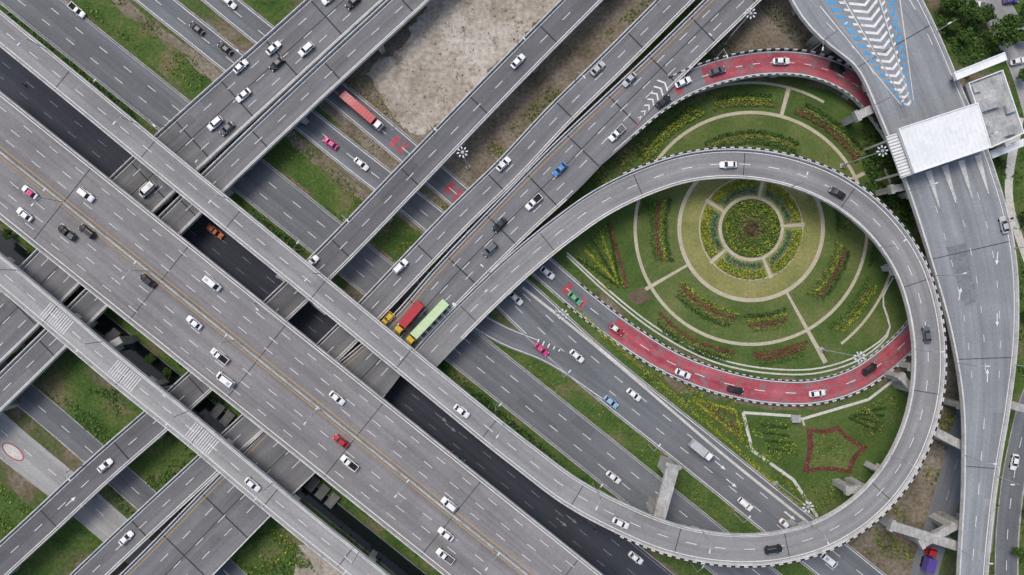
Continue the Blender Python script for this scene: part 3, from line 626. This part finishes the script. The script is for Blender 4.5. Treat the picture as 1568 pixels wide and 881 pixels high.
def vmesh(kind,col,col2='white'):
    key=(kind,col,col2)
    if key in VC: return VC[key]
    mb=MB(); p='car_'+col; p2='car_'+col2
    if kind in('car','taxi'):
        body(mb,[(-2.3,.66,.35,.72),(-2.2,.8,.28,.90),(-1.6,.88,.22,.97),(0,.90,.22,.96),(1.0,.90,.22,.93),(1.8,.86,.25,.80),(2.15,.76,.3,.68),(2.3,.6,.35,.58)],p)
        cabin(mb,-1.85,-1.15,.30,1.05,.84,.64,.94,1.42,p if col2=='white' and col!='crimson' else p2); wheels(mb,(-1.4,1.4),.91)
        for sg in (1,-1):
            mb.box(1.98,2.18,sg*.62-.16,sg*.62+.16,.60,.73,'lamp_clear'); mb.box(-2.31,-2.16,sg*.62-.17,sg*.62+.17,.68,.86,'lamp_red')
            mb.box(.75,.93,sg*.98-.1,sg*.98+.1,.92,1.06,p)
        if kind=='taxi': mb.box(-.2,.0,-.35,.35,1.47,1.6,'car_yellow',ty=.05)
    elif kind=='suv':
        body(mb,[(-2.35,.7,.4,.9),(-2.25,.86,.3,1.05),(-1.6,.93,.28,1.1),(0,.94,.28,1.1),(1.15,.93,.28,1.06),(2.0,.88,.3,.98),(2.3,.76,.35,.8)],p)
        cabin(mb,-2.2,-1.95,.45,1.1,.88,.72,1.08,1.72,p,.07); wheels(mb,(-1.45,1.45),.95,.38)
        for sg in (1,-1):
            mb.box(2.1,2.3,sg*.66-.16,sg*.66+.16,.75,.9,'lamp_clear'); mb.box(.85,1.05,sg*1.02-.1,sg*1.02+.1,1.05,1.22,p); mb.box(-1.8,.3,sg*.62-.03,sg*.62+.03,1.78,1.83,'metal')
            mb.box(-2.36,-2.2,sg*.7-.14,sg*.7+.14,.8,1.0,'lamp_red')
    elif kind=='van':
        body(mb,[(-2.6,.85,.35,1.1),(-2.5,.93,.3,1.2),(1.5,.93,.3,1.2),(2.2,.88,.3,1.05),(2.55,.78,.35,.8)],p)
        cabin(mb,-2.5,-2.35,1.1,2.0,.9,.78,1.18,1.98,p,.08); wheels(mb,(-1.6,1.6),.95,.35)
        for sg in (1,-1): mb.box(2.3,2.5,sg*.66-.15,sg*.66+.15,.75,.9,'lamp_clear'); mb.box(1.6,1.78,sg*1.0-.1,sg*1.0+.1,1.2,1.4,p)
        mb.box(-1.8,-1.0,-.4,.4,2.04,2.13,'metal')
    elif kind=='pickup':
        body(mb,[(-.35,.92,.35,1.05),(1.2,.92,.35,1.03),(2.2,.88,.38,.95),(2.6,.76,.42,.8)],p)
        cabin(mb,-.3,-.15,.75,1.4,.86,.7,1.04,1.66,p,.07); wheels(mb,(-1.55,1.7),.95,.38)
        mb.box(-2.6,-.36,-.9,.9,.45,.72,'tyre'); mb.box(-2.6,-.36,-.92,-.80,.6,1.06,p); mb.box(-2.6,-.36,.80,.92,.6,1.06,p); mb.box(-2.62,-2.5,-.82,.82,.6,1.05,p)
        for sg in (1,-1): mb.box(2.4,2.6,sg*.66-.15,sg*.66+.15,.68,.82,'lamp_clear'); mb.box(1.15,1.3,sg*1.0-.1,sg*1.0+.1,1.05,1.22,p)
        if col2!='white': mb.box(-2.3,-.6,-.7,.7,.722,1.35,p2,tx=.1,ty=.1)
    elif kind.startswith('truck'):
        L=float(kind[5:]); h=L/2
        mb.box(-h,h+1.2,-.45,.45,.75,1.05,'tyre'); mb.box(-h,h,-1.22,1.22,1.15,3.7,p)
        n=int(L/1.0)
        for i in range(n+1): x=-h+i*L/n; mb.box(x-.05,x+.05,-1.24,1.24,3.68,3.76,p)
        c0=h+.5
        mb.box(c0,c0+2.1,-1.15,1.15,.6,1.9,p2); mb.box(c0,c0+1.9,-1.1,1.1,1.9,2.8,'glass',tx=.15,ty=.12); mb.box(c0+.1,c0+1.7,-1.0,1.0,2.8,2.95,p2,tx=.12,ty=.1)
        for sg in (1,-1):
            mb.box(c0+1.7,c0+1.85,sg*1.35-.12,sg*1.35+.12,1.6,2.2,'tyre'); mb.box(c0+2.08,c0+2.16,sg*.85-.18,sg*.85+.18,.8,1.0,'lamp_clear')
            mb.box(c0-.02,c0+.2,sg*1.06-.06,sg*1.06+.06,1.9,2.8,p2)
        wheels(mb,[-h+.9,-h+2.1,h-1.0 if L<10 else h-1.6,c0+1.1],1.2,.5,.35)
    elif kind=='motorcycle':
        for x in (-.62,.62): mb.tube((x,-.06,.3),(x,.06,.3),.3,.3,'tyre',12)
        mb.tube((-.6,0,.5),(.4,0,.6),.14,.16,p,6); mb.tube((.62,0,.3),(.42,0,.95),.05,.05,'metal',5); mb.tube((.42,-.33,.98),(.42,.33,.98),.03,.03,'metal',5); mb.box(-.7,.1,-.14,.14,.62,.76,'tyre')
        mb.tube((-.2,0,.78),(-.02,0,1.32),.19,.22,'cloth',8); mb.ball((.06,0,1.52),(.15,.14,.16),'helmet'); mb.tube((-.02,0,1.3),(.04,0,1.45),.07,.07,'skin',6)
        for sg in (1,-1):
            mb.tube((-.15,sg*.1,.8),(.28,sg*.2,.72),.11,.08,'cloth',6); mb.tube((.28,sg*.2,.72),(.12,sg*.18,.3),.08,.05,'cloth',6)
            mb.tube((0,sg*.22,1.28),(.15,sg*.34,1.08),.07,.055,'cloth',6); mb.tube((.15,sg*.34,1.08),(.4,sg*.3,1.0),.05,.035,'skin',6); mb.ball((.42,sg*.3,1.0),(.05,.04,.04),'skin',6,4)
    VC[key]=mb.mesh(kind); return VC[key]
NAMES={'car':'car','taxi':'taxi','suv':'suv','van':'van','pickup':'pickup_truck','motorcycle':'motorcycle_with_rider'}
def veh(key,px,py,dr,kind,col,col2='white',name=None,rot=0):
    r=R[key]; i=r.near(px,py); z=r.P[i][2]+.03; p=W(px,py,z); t=r.T[i]*dr
    o=bpy.data.objects.new(name or NAMES.get(kind,'cargo_truck'),vmesh(kind,col,col2)); sc.collection.objects.link(o)
    o.location=p; o.rotation_euler[2]=math.atan2(t[1],t[0])+random.uniform(-.03,.03)+rot
    k=1.04 if kind not in('motorcycle',) and not kind.startswith('truck') else 1.0
    o.scale=(k,k,k)
V=[('A2',48,295,-1,'taxi','white','pink'),('A2',40,329,-1,'car','white'),('A2',134,299,1,'suv','white'),('A2',105,357,-1,'pickup','dark','grey'),('A2',136,355,-1,'suv','dark'),
('A2',228,430,-1,'car','dark'),('A2',327,434,1,'van','white'),('A2',299,494,-1,'car','white'),('A2',338,545,-1,'pickup','white'),('A2',347,581,-1,'van','white'),
('A2',517,609,1,'car','white'),('A2',523,675,-1,'car','red'),('A2',536,708,-1,'pickup','white'),('A2',688,771,-1,'suv','white'),('A2',683,817,-1,'car','white'),('A2',682,850,-1,'pickup','white','grey'),
('A3',707,629,1,'car','white'),('A3',950,800,1,'car','white'),('A3',1183,840,1,'suv','dark'),('A3',1417,512,1,'car','grey'),('A3',1280,296,1,'car','dark'),('A3',1114,253,1,'car','white'),
('A1',388,741,1,'car','white'),('G1',331,355,1,'pickup','orange','orange'),('G1',701,700,1,'car','grey'),('G1',973,853,1,'car','white'),('G1',38,130,1,'motorcycle','red'),('G1',912,812,1,'motorcycle','dark'),
('B1',370,103,1,'car','white'),('B1',420,75,1,'car','white'),('B1',470,77,-1,'suv','white'),('B1',425,99,-1,'car','dark'),('B1',374,147,-1,'car','white'),('B1',331,190,-1,'suv','white'),('B1',349,198,-1,'car','grey'),('B1',541,5,-1,'car','dark'),('B1',505,-2,-1,'car','white'),('B1',228,291,-1,'van','white'),
('G2',120,17,1,'pickup','white'),('G2',939,730,1,'car','white'),('G3',303,45,-1,'car','dark'),('G3',346,75,-1,'car','dark'),('G4',352,5,1,'car','white'),
('G3',507,220,-1,'taxi','pink'),('G3',554,252,1,'car','white'),('G3',829,535,1,'taxi','pink'),('G3',883,545,1,'car','white'),('G3',970,604,1,'car','white'),('G3',935,615,1,'taxi','ltblue'),
('G3',1140,771,1,'suv','white'),('G3',1203,803,1,'car','white'),('G3',1268,857,1,'van','white'),('G3',790,457,1,'car','white'),('G4',838,418,1,'car','white'),('G4',880,457,1,'taxi','green'),
('G4',943,504,1,'taxi','crimson'),('G4',1045,572,1,'car','white'),('G4',1125,597,1,'car','dark'),('G4',1250,602,1,'car','white'),('G4',1330,565,1,'car','dark'),
('B2',793,95,1,'car','white'),('B2',163,712,1,'car','white'),('B2',478,402,1,'car','white'),('B3',614,408,1,'suv','white'),('B3',771,252,1,'car','white'),('B3',915,106,1,'car','silver'),('B3',195,823,1,'car','white'),
('B4',963,123,-1,'car','silver'),('B4',944,205,-1,'pickup','white','grey'),('B4',857,260,-1,'taxi','blue'),('B4',817,310,-1,'pickup','white'),('B4',765,345,-1,'car','dark'),('B4',750,382,-1,'suv','grey'),('B4',592,491,-1,'pickup','yellow','yellow'),
('RR',1015,157,1,'car','dark'),('RR',1045,127,1,'car','white'),('RR',1097,110,1,'car','grey'),('RR',1195,95,1,'car','white'),('RR',1281,105,1,'car','dark'),
('C',1535,345,-1,'car','silver'),('G8',1551,707,1,'car','white'),('G5',272,603,1,'suv','white'),('G7',1416,860,1,'truck4','purple','red')]
for v in V: veh(*v)
veh('B4',632,481,-1,'truck8','crimson','yellow'); veh('B4',660,488,-1,'truck13','mint','yellow')
veh('G4',551,168,1,'truck12','crimson','white'); veh('G3',1066,683,1,'truck5','silver','white')
for px,py,c in ((1490,10,'white'),(1510,12,'grey'),(1545,2,'purple'),(1556,95,'white')):
    o=bpy.data.objects.new('parked_car',vmesh('car',c)); sc.collection.objects.link(o); o.location=W(px,py,.12); o.rotation_euler[2]=random.uniform(-.3,.3)
# ---------------------------------------------------------------- lamps, masts
mb=MB(); mb.tube((0,0,0),(0,0,9.5),.14,.08,'metal',8)
for sg in (1,-1):
    mb.tube((0,0,9.3),(sg*1.2,0,9.9),.07,.06,'metal',6); mb.tube((sg*1.2,0,9.9),(sg*2.2,0,9.95),.06,.06,'metal',6); mb.box(sg*2.5-.5,sg*2.5+.5,-.19,.19,9.85,10.02,'lamp_white',tx=.1,ty=.04)
DL=mb.mesh('double_lamp')
mb=MB(); mb.tube((0,0,0),(0,0,8.5),.14,.09,'metal',8); mb.tube((0,0,8.4),(1.8,0,9.2),.06,.06,'metal',6); mb.box(1.7,2.8,-.19,.19,9.1,9.26,'lamp_white',tx=.1,ty=.04)
SL=mb.mesh('single_lamp')
mb=MB(); mb.tube((0,0,0),(0,0,24),.26,.11,'metal',12); mb.tube((0,0,23.7),(0,0,23.85),.35,.35,'metal',14)
for k in range(8):
    a=k*math.pi/4; d=(math.cos(a),math.sin(a)); mb.tube((0,0,23.75),(d[0]*1.1,d[1]*1.1,23.75),.05,.04,'metal',5); mb.box(.85,1.5,-.2,.2,23.6,23.85,'lamp_white',tx=.08,ty=.05,M=((0,0,0),d))
mb.box(-.6,.6,-.6,.6,0,.5,'concrete')
HM=mb.mesh('high_mast')
def put(name,me,loc,rz=0,s_=1):
    o=bpy.data.objects.new(name,me); sc.collection.objects.link(o); o.location=loc; o.rotation_euler[2]=rz; o.scale=(s_,)*3
for px,py in ((708,233),(1150,20),(862,482),(1317,547),(1238,777),(1352,231)):
    p=W(px,py,24); put('high_mast_light',HM,(p[0],p[1],0),random.random())
r=R['A2']
for x in np.arange(12,r.L,30): 
    p,_=r.q(x,0,.72,.7); i=np.argmin(abs(r.s-x)); put('street_lamp',DL,p,math.atan2(r.N[i][1],r.N[i][0]))
def lamps(key,sg,xs,inset=.2):
    r=R[key]
    for x in xs:
        p,_=r.q(x,sg,-sg*inset,.8); i=np.argmin(abs(r.s-x)); n=-sg*r.N[i]; put('street_lamp',SL,p,math.atan2(n[1],n[0]))
lamps('A3',1,np.arange(30,R['A3'].L-120,32)); lamps('C',-1,np.arange(25,R['C'].L,26)); lamps('C',1,np.arange(40,R['C'].L,30)); lamps('B4',-1,[R['B4'].sat(740,400),R['B4'].sat(1060,60)]); lamps('A1',1,np.arange(20,R['A1'].L,30))
lamps('B3',1,np.arange(180,R['B3'].L,32)); lamps('RR',1,np.arange(50,130,26))
lamps('B2',1,np.arange(20,R['B2'].L,34)); lamps('G2',-1,np.arange(30,R['G2'].L,36),-1.0); lamps('G3',-1,np.arange(150,R['G3'].L,32),-.8); lamps('B1',1,np.arange(90,R['B1'].L,30))
# ---------------------------------------------------------------- toll canopy and building
def slab(mb,c,z,h,mat,top=None,rim=None):
    P=[W(*p,z) for p in c]; T=[(p[0],p[1],z) for p in P]; B=[(p[0],p[1],z-h) for p in P]
    mb.face(T,top or mat); mb.face(B[::-1],mat)
    for i in range(4): mb.face([T[i],B[i],B[(i+1)%4],T[(i+1)%4]],mat)
    if rim:
        cx=np.mean([p[:2] for p in P],axis=0)
        for i in range(4):
            a=np.array(T[i][:2]);b_=np.array(T[(i+1)%4][:2]); d=b_-a;L=np.linalg.norm(d);d/=L; n=np.array([-d[1],d[0]]); sg=1 if np.dot(cx-a,n)>0 else -1
            y0,y1=(0,.3) if sg>0 else (-.3,0)
            mb.box(.0,L,y0,y1,-.01,rim+.003*i,mat,M=((a[0],a[1],z),d))
    return P
mb=MB(); cn=[(1375,197),(1497,157),(1518,226),(1400,266)]
P=slab(mb,cn,18,.8,'roof_white',rim=.25)
for t in np.linspace(.06,.94,16):
    a=P[0]+(P[1]-P[0])*t; b_=P[3]+(P[2]-P[3])*t; d=(b_-a)[:2]; L=np.linalg.norm(d); d/=L; mb.box(.4,L-.4,-.06,.06,0,.10,'roof_white',M=((a[0],a[1],18),d))
for t in (.08,.36,.64,.92):
    for u in (.25,.75):
        a=P[0]+(P[1]-P[0])*t; b_=P[3]+(P[2]-P[3])*t; q=a+(b_-a)*u; mb.box(-.3,.3,-.3,.3,12,17.2,'roof_white',M=((q[0],q[1],0),(1,0)))
    q=P[0]+(P[1]-P[0])*t+(P[3]-P[0])*.5; mb.box(-1,1,-2,2,12,14.6,'roof_white',M=((q[0],q[1],0),(.93,.3))); mb.box(-1.02,1.02,-1.6,1.6,13,14,'window',M=((q[0],q[1],0),(.93,.3)))
mb.build('toll_plaza_canopy')
mb=MB(); P=slab(mb,[(1357,209),(1376,203),(1398,267),(1380,273)],16.5,.5,'roof_white')
for t in np.linspace(.03,.97,14):
    a=P[0]+(P[3]-P[0])*t;b_=P[1]+(P[2]-P[1])*t;d=(b_-a)[:2];L=np.linalg.norm(d);d/=L; mb.box(0,L,-.12,.12,0,.18,'concrete',M=((a[0],a[1],16.5),d))
for t in (.1,.9):
    q=P[0]+(P[3]-P[0])*t+(P[1]-P[0])*.5; mb.box(-.3,.3,-.3,.3,0,16,'concrete',M=((q[0],q[1],0),(1,0)))
mb.build('stair_canopy')
mb=MB(); cb=[(1480,128),(1533,108),(1566,205),(1514,228)]
P=slab(mb,cb,13,.8,'roof_white',top='roof_grey',rim=.8)
Pb=[(p[0],p[1]) for p in P]
for i in range(4):
    a=np.array(Pb[i]);b_=np.array(Pb[(i+1)%4]); cc=np.mean(Pb,axis=0); a=cc+(a-cc)*.96; b_=cc+(b_-cc)*.96
    mb.face([(a[0],a[1],0),(b_[0],b_[1],0),(b_[0],b_[1],12.2),(a[0],a[1],12.2)],'concrete')
    d=b_-a;L=np.linalg.norm(d);d/=L
    for zf in (1.2,5,8.8):
        for k in range(int(L/3)): mb.box(1+k*3,2.8+k*3,-.06,.06,zf,zf+1.7,'window',M=((a[0],a[1],0),d))
o_=W(1512,160,13)
for dx,dy,sx,sy,h in ((0,0,2.2,1.6,1.6),(5,-3,1.2,1.2,1.1),(-3,-7,1,1.4,1),(3,-9,1.5,1,1.2),(-2,5,1,1,.8),(1.5,-12,.8,.8,.9)):
    mb.box(dx-sx,dx+sx,dy-sy,dy+sy,.01,h,'roof_white' if sx>1.3 else 'metal',M=((o_[0],o_[1],13),(.94,.30)),top='roof_grey')
mb.build('toll_office_building')
mb=MB(); slab(mb,[(1460,111),(1538,80),(1542,92),(1465,123)],16,1.0,'roof_white',rim=.2)
for px,py in ((1470,114),(1534,90)): q=W(px,py,16); mb.box(-.5,.5,-.5,.5,0,15,'concrete',M=((q[0],q[1],0),(1,0)))
mb.build('footbridge')
mb=MB(); slab(mb,[(1515,232),(1568,212),(1568,224),(1520,243)],9,.6,'roof_white'); q=W(1545,228,9); mb.box(-3.5,3.5,-.8,.8,0,8.4,'concrete',M=((q[0],q[1],0),(.94,.34))); mb.build('annex_building')
mb=MB(); q=W(1216,640); mb.box(-1,1,-.9,.9,0,1.6,'concrete',M=(q,(1,0))); mb.box(-1.2,1.2,-1.1,1.1,1.6,1.75,'roof_grey',M=(q,(1,0))); mb.build('pump_house')
for px,py in ((175,515),(335,628),(350,640),(495,752),(510,765),(480,740)):
    mb=MB(); q=W(px,py); mb.box(-2.2,2.2,-1.3,1.3,0,1.2,'concrete_dark',M=(q,(.63,.77)),top='concrete_dark'); mb.box(-1.8,1.8,-1,1,1.2,1.3,'concrete_dark',M=(q,(.63,.77))); mb.build('culvert_block')
# ---------------------------------------------------------------- light, sky, camera
w=bpy.data.worlds.new('World'); sc.world=w; w.use_nodes=True; nt=w.node_tree
sk=nt.nodes.new('ShaderNodeTexSky'); sk.sky_type='NISHITA'; sk.sun_disc=False; sk.sun_elevation=math.radians(60); sk.sun_rotation=math.radians(-35); sk.dust_density=4; sk.air_density=1.0
nt.links.new(sk.outputs[0],nt.nodes['Background'].inputs[0]); nt.nodes['Background'].inputs[1].default_value=.15
L=bpy.data.lights.new('sun','SUN'); L.energy=1.5; L.angle=math.radians(24); L.color=(1,.97,.91)
lo=bpy.data.objects.new('sun',L); sc.collection.objects.link(lo); lo.rotation_euler=(math.radians(-30),0,math.radians(35)); lo.location=(0,0,100)
cam=bpy.data.cameras.new('camera'); cam.sensor_width=36; cam.lens=36*H/(1568*S); cam.clip_end=6000; cam.clip_start=1
co=bpy.data.objects.new('camera',cam); sc.collection.objects.link(co); co.location=(0,0,H); sc.camera=co
sc.view_settings.view_transform='Standard'; sc.view_settings.look='None'; sc.view_settings.exposure=0
